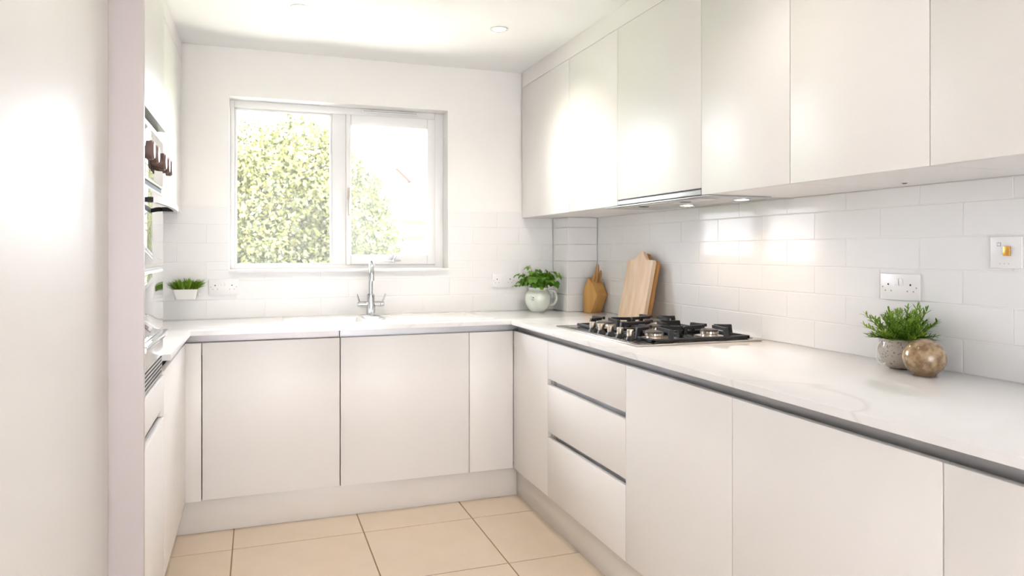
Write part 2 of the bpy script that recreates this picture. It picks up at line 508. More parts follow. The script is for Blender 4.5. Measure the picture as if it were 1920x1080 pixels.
box(bm, sx0, gx0, s0, s1, sz0, sz1, 0.004); box(bm, gx1, sx1, s0, s1, sz0, sz1, 0.004)
box(bm, gx0, gx1, s0, s1, gz1, sz1, 0.004); box(bm, gx0, gx1, s0, s1, sz0, gz0, 0.004)
sash = part('sash', bm, UPVC, win)
part('pane', B(gx0 - 0.002, gx1 + 0.002, s0 + 0.026, s0 + 0.032, gz0 - 0.002, gz1 + 0.002), GLASS_R, sash, smooth=False)
bm = bmesh.new()
box(bm, 0.486, 0.500, s0 - 0.008, s0, 1.555, 1.625, 0.003); disc(bm, (0.493, s0 - 0.002, 1.60), 0.006, 0.026, '-Y', 12)
box(bm, 0.487, 0.499, s0 - 0.034, s0 - 0.022, 1.465, 1.607, 0.004)
tag(part('handle', bm, SATIN, sash), 'slim metal lever handle')
bm = bmesh.new()
box(bm, 0.70, 0.79, s0 - 0.006, s0, 1.205, 1.213, 0.002); box(bm, 0.736, 0.752, s0 - 0.02, s0, 1.200, 1.222, 0.003)
tube(bm, [(0.744, s0 - 0.02, 1.215), (0.744, s0 - 0.026, 1.235), (0.742, s0 - 0.028, 1.25)], [0.006, 0.005, 0.007], 10)
tube(bm, [(0.744, s0 - 0.02, 1.215), (0.758, s0 - 0.022, 1.232), (0.770, s0 - 0.022, 1.252)], 0.004, 8)
tag(part('casement_fastener', bm, CHROME, sash), 'small chrome fastener')
bm = bmesh.new()
box(bm, 0.565, 0.895, d0 - 0.012, d0, 2.058, 2.074, 0.004)
tv = part('trickle_vent', bm, UPVC, win)
part('vent_slot', B(0.575, 0.885, d0 - 0.0128, d0 - 0.011, 2.0655, 2.0675), DARK, tv)
part('window_sill', B(WX0, WX1, 4.022, FYF, WZ0 - 0.012, WZ0 + 0.004, 0.003), UPVC, win)

# ---- plinths
structure('baseboard_back', B(DL - 0.2, DR + 0.031, DB + 0.031, DB + 0.047, 0.0, ZD0 - 0.002, 0.001), PLINTH, 'low cream plinth under the sink run', 'plinth')
structure('baseboard_right', B(DR + 0.031, DR + 0.047, 0.3, DB + 0.030, 0.0, ZD0 - 0.002, 0.001), PLINTH, 'low cream plinth under the hob run', 'plinth')
structure('baseboard_left', B(DL - 0.060, DL - 0.044, 2.10, DB + 0.030, 0.0, ZD0 - 0.002, 0.001), PLINTH, 'low cream plinth under the oven side units', 'plinth')

# ------------------------------------------------------------------ worktop
SX0, SX1, SY0, SY1 = 0.142, 1.150, 3.535, 3.975            # sink cut-out
xs = [XLW + 0.001, XL, SX0 + 0.02, SX1 - 0.02, XR, XW - 0.001]
ys = [0.25, 2.685, YB, SY0 + 0.02, SY1 - 0.02, YW - 0.001]
def keep(i, j):
    x, y = (xs[i] + xs[i + 1]) / 2, (ys[j] + ys[j + 1]) / 2
    if xs[2] < x < xs[3] and ys[3] < y < ys[4]: return False
    if y > YB: return True
    if x > XR: return True
    return x < XL and y > 2.685
wt = part('worktop', cells(bmesh.new(), xs, ys, keep, ZW0, ZW1, 0.0015), QUARTZ)
tag(wt, 'glossy white veined quartz worktop running round three sides', 'worktop')

# ------------------------------------------------------------------ base units
G = 0.0014
def rail_x(name, y0, y1, label, face, sgn):
    bm = bmesh.new()
    a, b = sorted((face + sgn * 0.036, face + sgn * 0.040))
    box(bm, a, b, y0, y1, 0.800, ZW0 - 0.001)
    a, b = sorted((face + sgn * 0.0205, face + sgn * 0.040))
    box(bm, a, b, y0, y1, 0.800, 0.803)
    return tag(part(name, bm, ALU), label, 'handle channel')

def base_right(y0, y1, label, fronts, drawers=False):
    t = thing('base_cabinet', label, 'cabinet', (DR + 0.3, (y0 + y1) / 2, ZD0), 'base cabinets')
    bm = bmesh.new()
    if drawers:
        box(bm, DR + 0.06, XW - 0.01, y0 + G, y1 - G, ZD0, 0.795)
        box(bm, DR + 0.0215, DR + 0.06, y1 - 0.020, y1 - G, ZD0, 0.795)
        box(bm, DR + 0.0215, DR + 0.06, y0 + G, y0 + 0.018, ZD0, 0.795)
    else:
        box(bm, DR + 0.0215, XW - 0.01, y0 + G, y1 - G, ZD0, 0.795)
    box(bm, DR + 0.045, XW - 0.01, y0 + G, y1 - G, 0.795, ZW0 - 0.001)
    part('carcass', bm, CABIN, t)
    for nm, z0, z1 in fronts:
        part(nm, B(DR, DR + 0.02, y0 + G, y1 - G, z0, z1, 0.0012), CAB, t)
    if drawers:
        for (a, b) in drawers:
            bm = bmesh.new()
            box(bm, DR + 0.034, DR + 0.038, y0 + 0.019, y1 - 0.021, a - 0.03, b + 0.03)
            box(bm, DR + 0.0215, DR + 0.034, y0 + 0.019, y1 - 0.021, a - 0.03, a - 0.027)
            part('finger_rail', bm, mat('pale_aluminium', (0.74, 0.75, 0.78), 0.4, 0.2), t)
    return t

base_right(3.002, 3.476 - 0.014, 'narrow cream corner door beside the three drawers', [('door', ZD0, ZD1)])
g1, g2 = (0.659, 0.685), (0.420, 0.446)
base_right(2.275, 3.002, 'cream unit of three wide drawers below the gas hob', [('drawer_front', g1[1], ZD1), ('drawer_front', g2[1], g1[0]), ('drawer_front', ZD0, g2[0])], [g1, g2])
base_right(1.666, 2.275, 'plain cream base unit right of the three drawers', [('door', ZD0, ZD1)])
base_right(1.018, 1.666, 'widest plain cream base unit below the two round pots', [('door', ZD0, ZD1)])
base_right(0.40, 1.018, 'nearest cream base unit at the right edge of the view', [('door', ZD0, ZD1)])
rail_x('handle_channel', 0.40, DB + 0.036, 'grey aluminium finger channel under the worktop on the hob side', DR, 1)

def base_back(x0, x1, label, gap=G, mt=CAB, z0=ZD0, low=0.795, dark=False):
    t = thing('base_cabinet', label, 'cabinet', ((x0 + x1) / 2, DB + 0.3, ZD0), 'base cabinets')
    bm = bmesh.new()
    box(bm, x0 + G, x1 - G, DB + (0.030 if dark else 0.0215), YW - 0.01, ZD0, low)
    box(bm, x0 + G, x1 - G, DB + 0.045, YW - 0.01, low, 0.80 if (SX0 < x1 and x0 < SX1) else ZW0 - 0.001)
    part('carcass', bm, DARK if dark else CABIN, t)
    part('door', B(x0 + gap, x1 - gap, DB, DB + 0.02, z0, ZD1, 0.0012), mt, t)
    return t
base_back(DL - 0.02, -0.230, 'slim cream filler strip in the left corner', z0=ZD0)
dw = base_back(-0.230, 0.374, 'cream appliance door with dark gaps left of the sink cupboard', gap=0.0032, z0=ZD0 + 0.003, dark=True, low=0.79)
base_back(0.374, 1.007, 'wide cream cupboard door below the sink drainer')
base_back(1.007, DR - 0.0005, 'slim cream corner panel right of the sink cupboard')
def rail_y(x0, x1, m, label):
    bm = bmesh.new()
    box(bm, x0, x1, DB + 0.036, DB + 0.040, 0.800, ZW0 - 0.001); box(bm, x0, x1, DB + 0.0205, DB + 0.040, 0.800, 0.803)
    return tag(part('handle_channel', bm, m), label, 'handle channel')
rail_y(0.376, DR + 0.036, ALU, 'grey aluminium finger channel under the worktop by the drainer')
POLISHED = mat('polished_aluminium', (0.36, 0.335, 0.33), 0.24, 0.35)
rail_y(DL - 0.036, 0.371, POLISHED, 'polished shiny finger channel above the dark-gapped door')

# left run base unit
t = thing('base_cabinet', 'white base unit between the ovens and the left corner', 'cabinet', (DL - 0.3, 3.07, ZD0), 'base cabinets')
bm = bmesh.new()
box(bm, XLW + 0.005, DL - 0.0225, 2.69, DB - 0.002, ZD0, 0.795); box(bm, XLW + 0.005, DL - 0.045, 2.69, DB - 0.002, 0.795, ZW0 - 0.001)
part('carcass', bm, CABIN, t)
part('door', B(DL - 0.02, DL, 2.684, DB - 0.001, ZD0, ZD1, 0.0012), CAB, t)
rail_x('handle_channel', 2.69, DB + 0.0355, 'aluminium finger channel under the short left worktop', DL, -1)

# ------------------------------------------------------------------ wall units, right
ZT = 2.244
def wall_unit(y0, y1, label, zb=ZU, dy0=None):
    t = thing('wall_cabinet', label, 'cabinet', ((XU + XW) / 2, (y0 + y1) / 2, ZU), 'wall cabinets above the hob side')
    cx1 = XW - 0.001
    bm = bmesh.new()
    y1c = min(y1, 4.030)
    if y1 > BXY:
        box(bm, XU + 0.0215, 1.700, y0 + G, y1c, zb, ZT); box(bm, 1.700, cx1, y0 + G, BXY - 0.004, zb, ZT)
    else:
        box(bm, XU + 0.0215, cx1, y0 + G, y1c - G, zb, ZT)
    part('carcass', bm, CAB, t)
    part('door', B(XU, XU + 0.02, y0 + G, y1c - G, zb, ZT, 0.001), CAB, t)
    return t
wall_unit(3.343, 4.05, 'tall white wall unit meeting the window wall')
wall_unit(2.823, 3.343, 'white wall unit left of the extractor door')
wall_unit(2.190, 2.823, 'white wall unit with the pull-out extractor under it', zb=1.4885)
wall_unit(1.737, 2.190, 'narrow cream wall unit right of the extractor')
wall_unit(1.265, 1.737, 'cream wall unit above the double socket')
wall_unit(0.62, 1.265, 'nearest white wall unit at the upper right edge')
structure('trim_1', B(XU, XW - 0.001, 0.62, 4.030, ZT + 0.0015, ZC - 0.0005), CAB, 'white filler strip between the wall units and the ceiling', 'filler strip')
t = thing('light_switch_button', 'tiny dark sensor button under the cream wall unit', 'button', (1.80, 1.60, ZU - 0.003))
part('button_body', disc(bmesh.new(), (1.80, 1.60, ZU - 0.0035), 0.006, 0.003, 'Z', 12), DARK, t)
part('button_ring', lathe(bmesh.new(), [(0.0062, 0), (0.009, 0), (0.009, 0.002), (0.0062, 0.002), (0.0062, 0)], (1.80, 1.60, ZU - 0.0022), 16), CHROME, t)

# extractor hood
h = thing('extractor_hood', 'slim steel pull-out extractor with two warm lights above the hob', 'extractor hood', (1.65, 2.55, ZU - 0.012))
part('front_strip', B(XU - 0.002, XU + 0.018, 2.193, 2.820, ZU + 0.0015, 1.4825, 0.0015), ALU, h)
part('shadow_gap', B(XU + 0.004, XU + 0.016, 2.193, 2.820, 1.4827, 1.4883), DARK, h)
plate = part('base_plate', B(XU + 0.004, 1.788, 2.165, 2.955, ZU - 0.006, ZU - 0.0006, 0.0012), ALU, h)
part('filter_panel', B(XU + 0.03, 1.62, 2.25, 2.87, ZU - 0.0085, ZU - 0.006, 0.001), STEEL, plate)
for y in (2.40, 2.72):
    part('clip', B(1.56, 1.60, y, y + 0.02, ZU - 0.010, ZU - 0.0085, 0.0005), DARK, plate)
for y in (2.60, 2.237):
    x = 1.712
    part('lamp_bezel', lathe(bmesh.new(), [(0.026, 0), (0.034, 0), (0.034, 0.003), (0.026, 0.003), (0.026, 0)], (x, y, ZU - 0.0092), 24), CHROME, plate)
    part('lamp_disc', disc(bmesh.new(), (x, y, ZU - 0.0088), 0.025, 0.0025, 'Z', 24), HOODLAMP, plate)
    l = bpy.data.lights.new('hood_lamp_light', 'SPOT'); l.energy = 1.5; l.spot_size = R(150); l.spot_blend = 0.8; l.shadow_soft_size = 0.022
    l.color = (1.0, 0.72, 0.45)
    lo = bpy.data.objects.new('hood_lamp_light', l); COL.objects.link(lo); lo.parent = h
    lo.location = Vector((x, y, ZU - 0.014)) - wloc(h)

# ------------------------------------------------------------------ left: wall unit, oven tower, tall fridge unit
t = thing('wall_cabinet', 'white wall unit in the corner left of the window', 'cabinet', (-0.62, 3.36, ZU))
part('carcass', B(XLW + 0.002, XU2 - 0.0215, 2.69, 4.030, ZU, ZT), CAB, t)
part('door', B(XU2 - 0.02, XU2, 2.69, 4.030, ZU, ZT, 0.001), CAB, t)
part('filler_strip', B(XLW + 0.002, XU2, 2.69, 4.030, ZT + 0.0015, ZC - 0.0005), CAB, t)
part('shaded_underside', B(XU2 - 0.10, XU2 - 0.02, 2.72, 4.02, ZU - 0.008, ZU - 0.0005, 0.002), ALU, t)  # metallic grey strip standing in for the unit's shaded underside

OY0, OY1 = 2.083, 2.683
tower = thing('oven_housing', 'tall white housing around the double oven', 'cabinet', (-0.6, 2.38, 0))
bm = bmesh.new()
box(bm, XLW + 0.002, -0.330, OY0, OY1, ZD0, 0.845); box(bm, XLW + 0.002, -0.318, OY0, OY1, 1.662, ZC - 0.001)
box(bm, XLW + 0.002, -0.312, OY0, OY0 + 0.012, 0.845, 1.662); box(bm, XLW + 0.002, -0.312, OY1 - 0.012, OY1, 0.845, 1.662)
box(bm, XLW + 0.002, -0.80, OY0 + 0.012, OY1 - 0.012, 0.845, 1.662)
part('carcass', bm, CAB, tower)
part('top_door', B(-0.315, DL, OY0 + 0.002, OY1 - 0.002, 1.672, ZC - 0.004, 0.0012), CAB, tower)
part('finger_rail', B(-0.3175, DL + 0.006, OY0 + 0.01, OY1 - 0.01, 1.6625, 1.6695, 0.001), ALU, tower)
part('drawer_front', B(-0.315, DL, OY0 + 0.002, OY1 - 0.002, 0.738, 0.842, 0.0012), CAB, tower)
bm = bmesh.new()
box(bm, -0.3295, -0.326, OY0 + 0.01, OY1 - 0.02, 0.690, 0.745)
part('finger_rail', bm, ALU, tower)
part('drawer_front', B(-0.315, DL, OY0 + 0.002, OY1 - 0.002, ZD0, 0.700, 0.0012), CAB, tower)

ov = thing('double_oven', 'built-in steel and dark glass double oven with a bar handle', 'oven', (-0.5, 2.38, 0.847))
a, b = OY0 + 0.016, OY1 - 0.016
part('body', B(-0.78, -0.320, a, b, 0.848, 1.650), STEEL, ov)
cp = part('control_panel', B(-0.3195, -0.297, a, b, 1.468, 1.640, 0.002), STEEL, ov)
part('control_glass', B(-0.297, -0.2945, a + 0.02, b - 0.012, 1.476, 1.622, 0.001), OVENG, cp)
for i, y in enumerate((2.16, 2.255, 2.43, 2.52, 2.60)):
    k = part('knob', lathe(bmesh.new(), [(0, 0), (0.012, 0), (0.012, 0.012), (0.026, 0.014), (0.027, 0.028), (0.022, 0.034), (0, 0.034)], (-0.2945, y, 1.535), 24, 'X'), mat('bronze_knob', (0.24, 0.165, 0.15), 0.4, 0.5), ov)
    part('pointer', B(-0.2606, -0.2600, y - 0.001, y + 0.001, 1.540, 1.554), DARK, k)
part('vent_gap', B(-0.3195, -0.302, a, b, 1.452, 1.4675), DARK, ov)
d1_ = part('upper_door', B(-0.3195, -0.2965, a, b, 1.212, 1.451, 0.002), STEEL, ov)
part('door_glass', B(-0.2965, -0.2945, a + 0.012, b - 0.022, 1.222, 1.445, 0.0008), OVENG, d1_)
def bow_handle(parent, z, out, y0, y1, hgt):
    bm = bmesh.new()
    n = 12; pts = []
    for k in range(n + 1):
        u = k / n; y = y0 + (y1 - y0) * u
        x = -0.2945 + out * (0.80 + 0.20 * math.sin(math.pi * u))
        pts.append((x, y))
    prof = [(p[0], p[1]) for p in pts] + [(p[0] - 0.012, p[1]) for p in pts[::-1]]
    prism(bm, prof, z - hgt / 2, z + hgt / 2, 'XY')
    hd = part('handle', bm, mat('handle_steel', (0.70, 0.69, 0.69), 0.35, 0.25), parent)
    for y in (y0 + 0.012, y1 - 0.03):
        part('handle_post', B(-0.2945, -0.2945 + out * 0.78, y, y + 0.018, z - hgt / 2 + 0.002, z + hgt / 2 - 0.002, 0.001), DARK, hd)
bow_handle(d1_, 1.400, 0.058, a + 0.03, b - 0.02, 0.018)
part('door_joint', B(-0.3195, -0.303, a, b, 1.203, 1.2115), UPVC, ov)
d2_ = part('lower_door', B(-0.3195, -0.2965, a, b, 0.925, 1.2025, 0.002), STEEL, ov)
part('door_glass', B(-0.2965, -0.2945, a + 0.012, b - 0.022, 1.010, 1.195, 0.0008), OVENG, d2_)
bm = bmesh.new(); box(bm, -0.2945, -0.276, a + 0.03, b - 0.03, 0.985, 1.002, 0.002)
part('handle', bm, CHROME, d2_)
vg = part('vent_grille', B(-0.3195, -0.299, a, b, 0.851, 0.923, 0.002), STEEL, ov)
for k in range(5):
    z = 0.860 + k * 0.012
    part('slot', B(-0.299, -0.2984, a + 0.02, b - 0.02, z, z + 0.0055), DARK, vg)

tall = thing('tall_fridge_unit', 'tall glossy white fridge unit with a blush end panel at the left edge', 'cabinet', (-0.6, 1.5, 0))
part('carcass', B(XLW + 0.002, -0.3755, 0.90, 2.050, 0.10, ZC - 0.001), CABIN, tall)
part('door', B(-0.374, -0.354, 0.90, 2.050, 0.02, ZC - 0.003, 0.0012), mat('gloss_white', (0.78, 0.765, 0.745), 0.4), tall)
part('end_panel', B(XLW + 0.002, -0.274, 2.058, 2.080, 0.0, ZC - 0.001, 0.001), PANEL, tall)

# ------------------------------------------------------------------ sink and tap
sink = thing('sink', 'white ceramic one and a half bowl sink with drainer under the window', 'sink', (0.646, 3.755, ZW1))
zr = ZW1 + 0.006
mb = (0.175, 0.500, 3.575, 3.86); hb = (0.525, 0.618, 3.66, 3.86)
xs2 = [SX0 - 0.012, mb[0], mb[1], hb[0], hb[1], SX1 + 0.012]
ys2 = [SY0 - 0.014, mb[2], hb[2], mb[3], SY1 + 0.014]
def keep2(i, j):
    x, y = (xs2[i] + xs2[i + 1]) / 2, (ys2[j] + ys2[j + 1]) / 2
    return not any(q[0] < x < q[1] and q[2] < y < q[3] for q in (mb, hb))
rim = part('rim', cells(bmesh.new(), xs2, ys2, keep2, ZW1 + 0.0002, zr, 0.003), CERAM, sink)
def bowl(name, q, depth, m):
    bm = bmesh.new()
    z0 = ZW1 - depth; i = 0.012
    T = [bm.verts.new((x, y, zr - 0.002)) for x, y in ((q[0], q[2]), (q[1], q[2]), (q[1], q[3]), (q[0], q[3]))]
    Bt = [bm.verts.new((x, y, z0)) for x, y in ((q[0] + i, q[2] + i), (q[1] - i, q[2] + i), (q[1] - i, q[3] - i), (q[0] + i, q[3] - i))]
    for k in range(4):
        l = (k + 1) % 4; bm.faces.new((T[k], T[l], Bt[l], Bt[k]))
    bm.faces.new(Bt)
    o = part(name, bm, m, sink, smooth=False)
    s = part('strainer', lathe(bmesh.new(), [(0, 0.003), (0.03, 0.003), (0.035, 0.0)], ((q[0] + q[1]) / 2, (q[2] + q[3]) / 2, z0 + 0.001), 24), CHROME, o)
bowl('bowl', mb, 0.095, CERAM)
bowl('half_bowl', hb, 0.09, STEEL)
for k in range(7):
    y = 3.60 + k * 0.045
    part('drainer_rib', B(0.68, 1.10, y, y + 0.008, zr - 0.0005, zr + 0.0025, 0.0012), CERAM, sink)
bm = bmesh.new()
hx0, hx1, hy0, hy1 = hb
for q in ((hx0 - 0.006, hx1 + 0.006, hy0 - 0.006, hy0), (hx0 - 0.006, hx1 + 0.006, hy1, hy1 + 0.006), (hx0 - 0.006, hx0, hy0, hy1), (hx1, hx1 + 0.006, hy0, hy1)):
    box(bm, q[0], q[1], q[2], q[3], zr - 0.0005, zr + 0.004, 0.001)
part('half_bowl_trim', bm, CHROME, sink)

tx, ty = 0.585, 3.925
tap = thing('kitchen_tap', 'tall chrome mixer tap with two levers behind the sink', 'tap', (tx, ty, zr))
part('base', lathe(bmesh.new(), [(0, 0), (0.034, 0), (0.034, 0.004), (0.025, 0.007), (0.025, 0.066), (0.022, 0.068), (0, 0.068)], (tx, ty, zr), 28), CHROME, tap)
bm = bmesh.new()
disc(bm, (tx - 0.052, ty, zr + 0.060), 0.0165, 0.104, 'X', 24, 0.003)
part('cross_body', bm, CHROME, tap)
part('spout_collar', lathe(bmesh.new(), [(0.021, 0.06), (0.0215, 0.110), (0.015, 0.117), (0, 0.117)], (tx, ty, zr), 24), CHROME, tap)
pts = [(tx, ty, zr + 0.10), (tx, ty, zr + 0.225)]
for k in range(1, 13):
    t_ = math.pi * k / 12
    pts.append((tx - 0.014 * (1 - math.cos(t_)) * 0.5, ty - 0.065 * (1 - math.cos(t_)), zr + 0.225 + 0.070 * math.sin(t_)))
pts.append((tx - 0.014, ty - 0.13, zr + 0.205))
sp = part('spout', tube(bmesh.new(), pts, 0.0125, 16), CHROME, tap)
part('nozzle', disc(bmesh.new(), (tx - 0.014, ty - 0.13, zr + 0.192), 0.0140, 0.016, 'Z', 18), CHROME, sp)
for s in (-1, 1):
    bm = bmesh.new()
    disc(bm, (tx + s * 0.052, ty, zr + 0.060), 0.0145, 0.020, 'X' if s > 0 else '-X', 20, 0.004)
    tube(bm, [(tx + s * 0.060, ty - 0.004, zr + 0.070), (tx + s * 0.070, ty - 0.020, zr + 0.096), (tx + s * 0.076, ty - 0.028, zr + 0.116)], [0.006, 0.0045, 0.0035], 10)
    part('lever', bm, CHROME, tap)

# ------------------------------------------------------------------ gas hob
HX0, HX1, HY0, HY1 = 1.312, 1.872, 2.316, 3.068
hob = thing('gas_hob', 'five burner steel gas hob with black cast iron grates', 'hob', ((HX0 + HX1) / 2, (HY0 + HY1) / 2, ZW1))
zh = ZW1 + 0.007
part('steel_tray', B(HX0, HX1, HY0, HY1, ZW1 + 0.0003, zh, 0.0025), STEEL, hob)
part('cooking_plate', B(1.338, HX1 - 0.02, HY0 + 0.035, HY1 - 0.10, zh, zh + 0.0015, 0.0006), mat('dark_hob_plate', (0.05, 0.05, 0.052), 0.2, 0.6), hob)
burners = [(1.475, 2.875, 0.046), (1.722, 2.875, 0.040), (1.475, 2.468, 0.036), (1.722, 2.455, 0.036), (1.60, 2.67, 0.040)]
for (x, y, r) in burners:
    part('burner_dish', lathe(bmesh.new(), [(0, 0.001), (r * 1.5, 0.001), (r * 1.55, 0.0045), (r * 1.35, 0.003), (0, 0.003)], (x, y, zh + 0.001), 32), SATIN, hob)
    bm = bmesh.new()
    lathe(bm, [(0, 0), (r * 0.9, 0), (r * 0.86, 0.006), (r * 1.0, 0.010), (r * 0.96, 0.019), (0, 0.019)], (x, y, zh + 0.004), 32)
    for k in range(20):
        an = 2 * math.pi * k / 20
        cx_, cy_ = x + math.cos(an) * r * 0.97, y + math.sin(an) * r * 0.97
        box(bm, cx_ - 0.0016, cx_ + 0.0016, cy_ - 0.0016, cy_ + 0.0016, zh + 0.013, zh + 0.024)
    br = part('burner_ring', bm, SATIN, hob)
    part('burner_cap', lathe(bmesh.new(), [(0, 0), (r * 0.94, 0), (r * 0.96, 0.003), (r * 0.9, 0.0065), (0, 0.0075)], (x, y, zh + 0.0245), 32), CAPM, br)
def arm(bm, p0, p1, w=0.009, hgt=0.010):
    p0, p1 = Vector(p0), Vector(p1)
    d = (p1 - p0).normalized(); s = Vector((-d.y, d.x, 0)).normalized() * w / 2; u = Vector((0, 0, hgt))
    c = [p0 - s, p0 + s, p1 + s * 0.8, p1 - s * 0.8]
    A = [bm.verts.new(q) for q in c]; Bv = [bm.verts.new(q + u) for q in c]
    bm.faces.new(A[::-1]); bm.faces.new(Bv)
    for i in range(4):
        j = (i + 1) % 4; bm.faces.new((A[i], A[j], Bv[j], Bv[i]))
def grate(x0, x1, y0, y1, cs):
    gz = zh + 0.002; top = zh + 0.047
    bm = bmesh.new()
    for q in ((x0, x1, y0, y0 + 0.014), (x0, x1, y1 - 0.014, y1), (x0, x0 + 0.014, y0, y1), (x1 - 0.014, x1, y0, y1)):
        box(bm, q[0], q[1], q[2], q[3], gz, gz + 0.012, 0.002, 1)
    g = part('grate', bm, BLACK, hob)
    for (cx_, cy_, r) in cs:
        for dx, dy in ((1, 0), (-1, 0), (0, 1), (0, -1)):
            if dx: ex, ey = (x1 - 0.0055 if dx > 0 else x0 + 0.0055), cy_
            else: ex, ey = cx_, (y1 - 0.0055 if dy > 0 else y0 + 0.0055)
            L = abs(ex - cx_) + abs(ey - cy_)
            if L > 0.22:       # inner fingers stand on the middle bar
                ex, ey = (cx_ + dx * 0.118, cy_) if dx else (cx_, cy_ + dy * 0.118)
            bm = bmesh.new()
            px, py = ex - dx * 0.012, ey - dy * 0.012
            # upright
            pw = 0.0075
            q = [(ex - pw, ey - pw), (ex + pw, ey - pw), (ex + pw, ey + pw), (ex - pw, ey + pw)]
            A = [bm.verts.new((u, v, gz + 0.002)) for u, v in q]; Bv = [bm.verts.new((u - dx * 0.007, v - dy * 0.007, top)) for u, v in q]
            bm.faces.new(A[::-1]); bm.faces.new(Bv)
            for i in range(4):
                j = (i + 1) % 4; bm.faces.new((A[i], A[j], Bv[j], Bv[i]))
            tipd = 0.026
            arm(bm, (ex - dx * 0.001, ey - dy * 0.001, top - 0.013), (cx_ + dx * tipd, cy_ + dy * tipd, top - 0.009), 0.015, 0.012)
            part('finger', bm, BLACK, g, smooth=False)
    return g, gz
GX0, GX1 = 1.392, 1.828
g, gz = grate(GX0, GX1, 2.338, 2.585, burners[2:4])
part('middle_bar', B(1.593, 1.604, 2.349, 2.574, gz, gz + 0.012, 0.002, 1), BLACK, g)
g, gz = grate(GX0, GX1, 2.755, 3.010, burners[0:2])
part('middle_bar', B(1.593, 1.604, 2.766, 2.999, gz, gz + 0.012, 0.002, 1), BLACK, g)
grate(1.432, GX1, 2.590, 2.750, burners[4:5])
for y in (2.455, 2.537, 2.619, 2.701, 2.783):
    x = 1.362
    k = part('knob', lathe(bmesh.new(), [(0.0085, 0.016), (0.0125, 0.016), (0.0135, 0.018), (0.0135, 0.040), (0.012, 0.042), (0, 0.042)], (x, y, zh), 24), SATIN, hob)
    part('knob_base', lathe(bmesh.new(), [(0, 0), (0.019, 0), (0.016, 0.009), (0.0115, 0.0155), (0, 0.0155)], (x, y, zh + 0.0005), 20), BLACK, k)

# ------------------------------------------------------------------ sockets and switch plates
def socket(loc, face, label):
    """plate 146 x 86 mm, face X (looks along -X) or Y (looks along -Y)"""
    t = thing('double_socket', label, 'socket', loc, 'white double sockets')
    def P(name, a0, a1, z0, z1, d0, d1, m, parent=t, bev=0.001):
        x, y, z = loc
        if face == 'X': return part(name, B(x - d1, x - d0, y + a0, y + a1, z + z0, z + z1, bev), m, parent)
        return part(name, B(x + a0, x + a1, y - d1, y - d0, z + z0, z + z1, bev), m, parent)
    pl = P('plate', -0.0715, 0.0715, -0.041, 0.041, 0.0, 0.009, PLASTIC, t, 0.002)
    for s in (-1, 1):
        sgn = s
        P('rocker', s * 0.008 - 0.0065, s * 0.008 + 0.0065, 0.004, 0.026, 0.009, 0.0105, UPVC, t)
        c = s * 0.041
        for (da, z0, m) in ((0, 0.0075, DARK), (-0.011, -0.0125, GREYM), (0.011, -0.0125, GREYM), (s * 0.021, -0.001, GREYM)):
            q = 0.0028 if m is DARK else 0.0021
            P('pin_hole', c + da - q, c + da + q, z0 - q, z0 + q, 0.0088, 0.0093, m, pl, 0)
    return t
socket((XW, 1.7045, 1.149), 'X', 'white double socket on the tiles above the round pots')
socket((-0.162, YW, 1.077), 'Y', 'white double socket left of the sink beside the wall planter')
socket((1.386, YW, 1.090), 'Y', 'white double socket between the window and the mint jug')
sw = thing('switch_plate', 'square white switch plate with a brass rocker on the tiles', 'switch', (XW, 1.368, 1.257))
pl = part('plate', B(XW - 0.007, XW, 1.325, 1.411, 1.214, 1.300, 0.002), PLASTIC, sw)
part('rocker', B(XW - 0.013, XW - 0.007, 1.353, 1.371, 1.248, 1.274, 0.001), BRASS, sw)
part('neon_window', B(XW - 0.0078, XW - 0.0068, 1.380, 1.391, 1.274, 1.284), GREYM, pl)
part('neon_cover', B(XW - 0.0085, XW - 0.0068, 1.3815, 1.3895, 1.2755, 1.2825), UPVC, pl)
for i in range(3):
    part('mark', B(XW - 0.0075, XW - 0.0068, 1.358 + i * 0.012, 1.360 + i * 0.012, 1.226, 1.228), GREYM, pl)

# ------------------------------------------------------------------ downlights
for x, y, lab in ((0.182, 3.285, 'white recessed downlight in the ceiling left of the window middle'), (1.103, 3.276, 'white recessed downlight in the ceiling near the wall units'),
                  (0.182, 1.7, 'unseen downlight added for fill light, left of the pair nearer the viewer'), (1.103, 1.7, 'unseen downlight added for fill light, right of the pair nearer the viewer')):  # the nearer pair is out of view, added for extra light
    t = thing('downlight', lab, 'light', (x, y, ZC), 'ceiling downlights')
    part('bezel', lathe(bmesh.new(), [(0.030, 0), (0.043, -0.001), (0.044, -0.003), (0.040, -0.0045), (0.030, -0.0035), (0.030, 0)], (x, y, ZC), 28), UPVC, t)
    part('lamp', disc(bmesh.new(), (x, y, ZC - 0.0025), 0.0295, 0.002, 'Z', 24), LAMP, t)
    l = bpy.data.lights.new('downlight_light', 'SPOT'); l.energy = 18 if y > 2 else 8; l.spot_size = R(130); l.spot_blend = 0.9; l.shadow_soft_size = 0.03
    l.color = (1.0, 0.90, 0.79)
    lo = bpy.data.objects.new('downlight_light', l); COL.objects.link(lo); lo.parent = t; lo.location = (0, 0, -0.008)

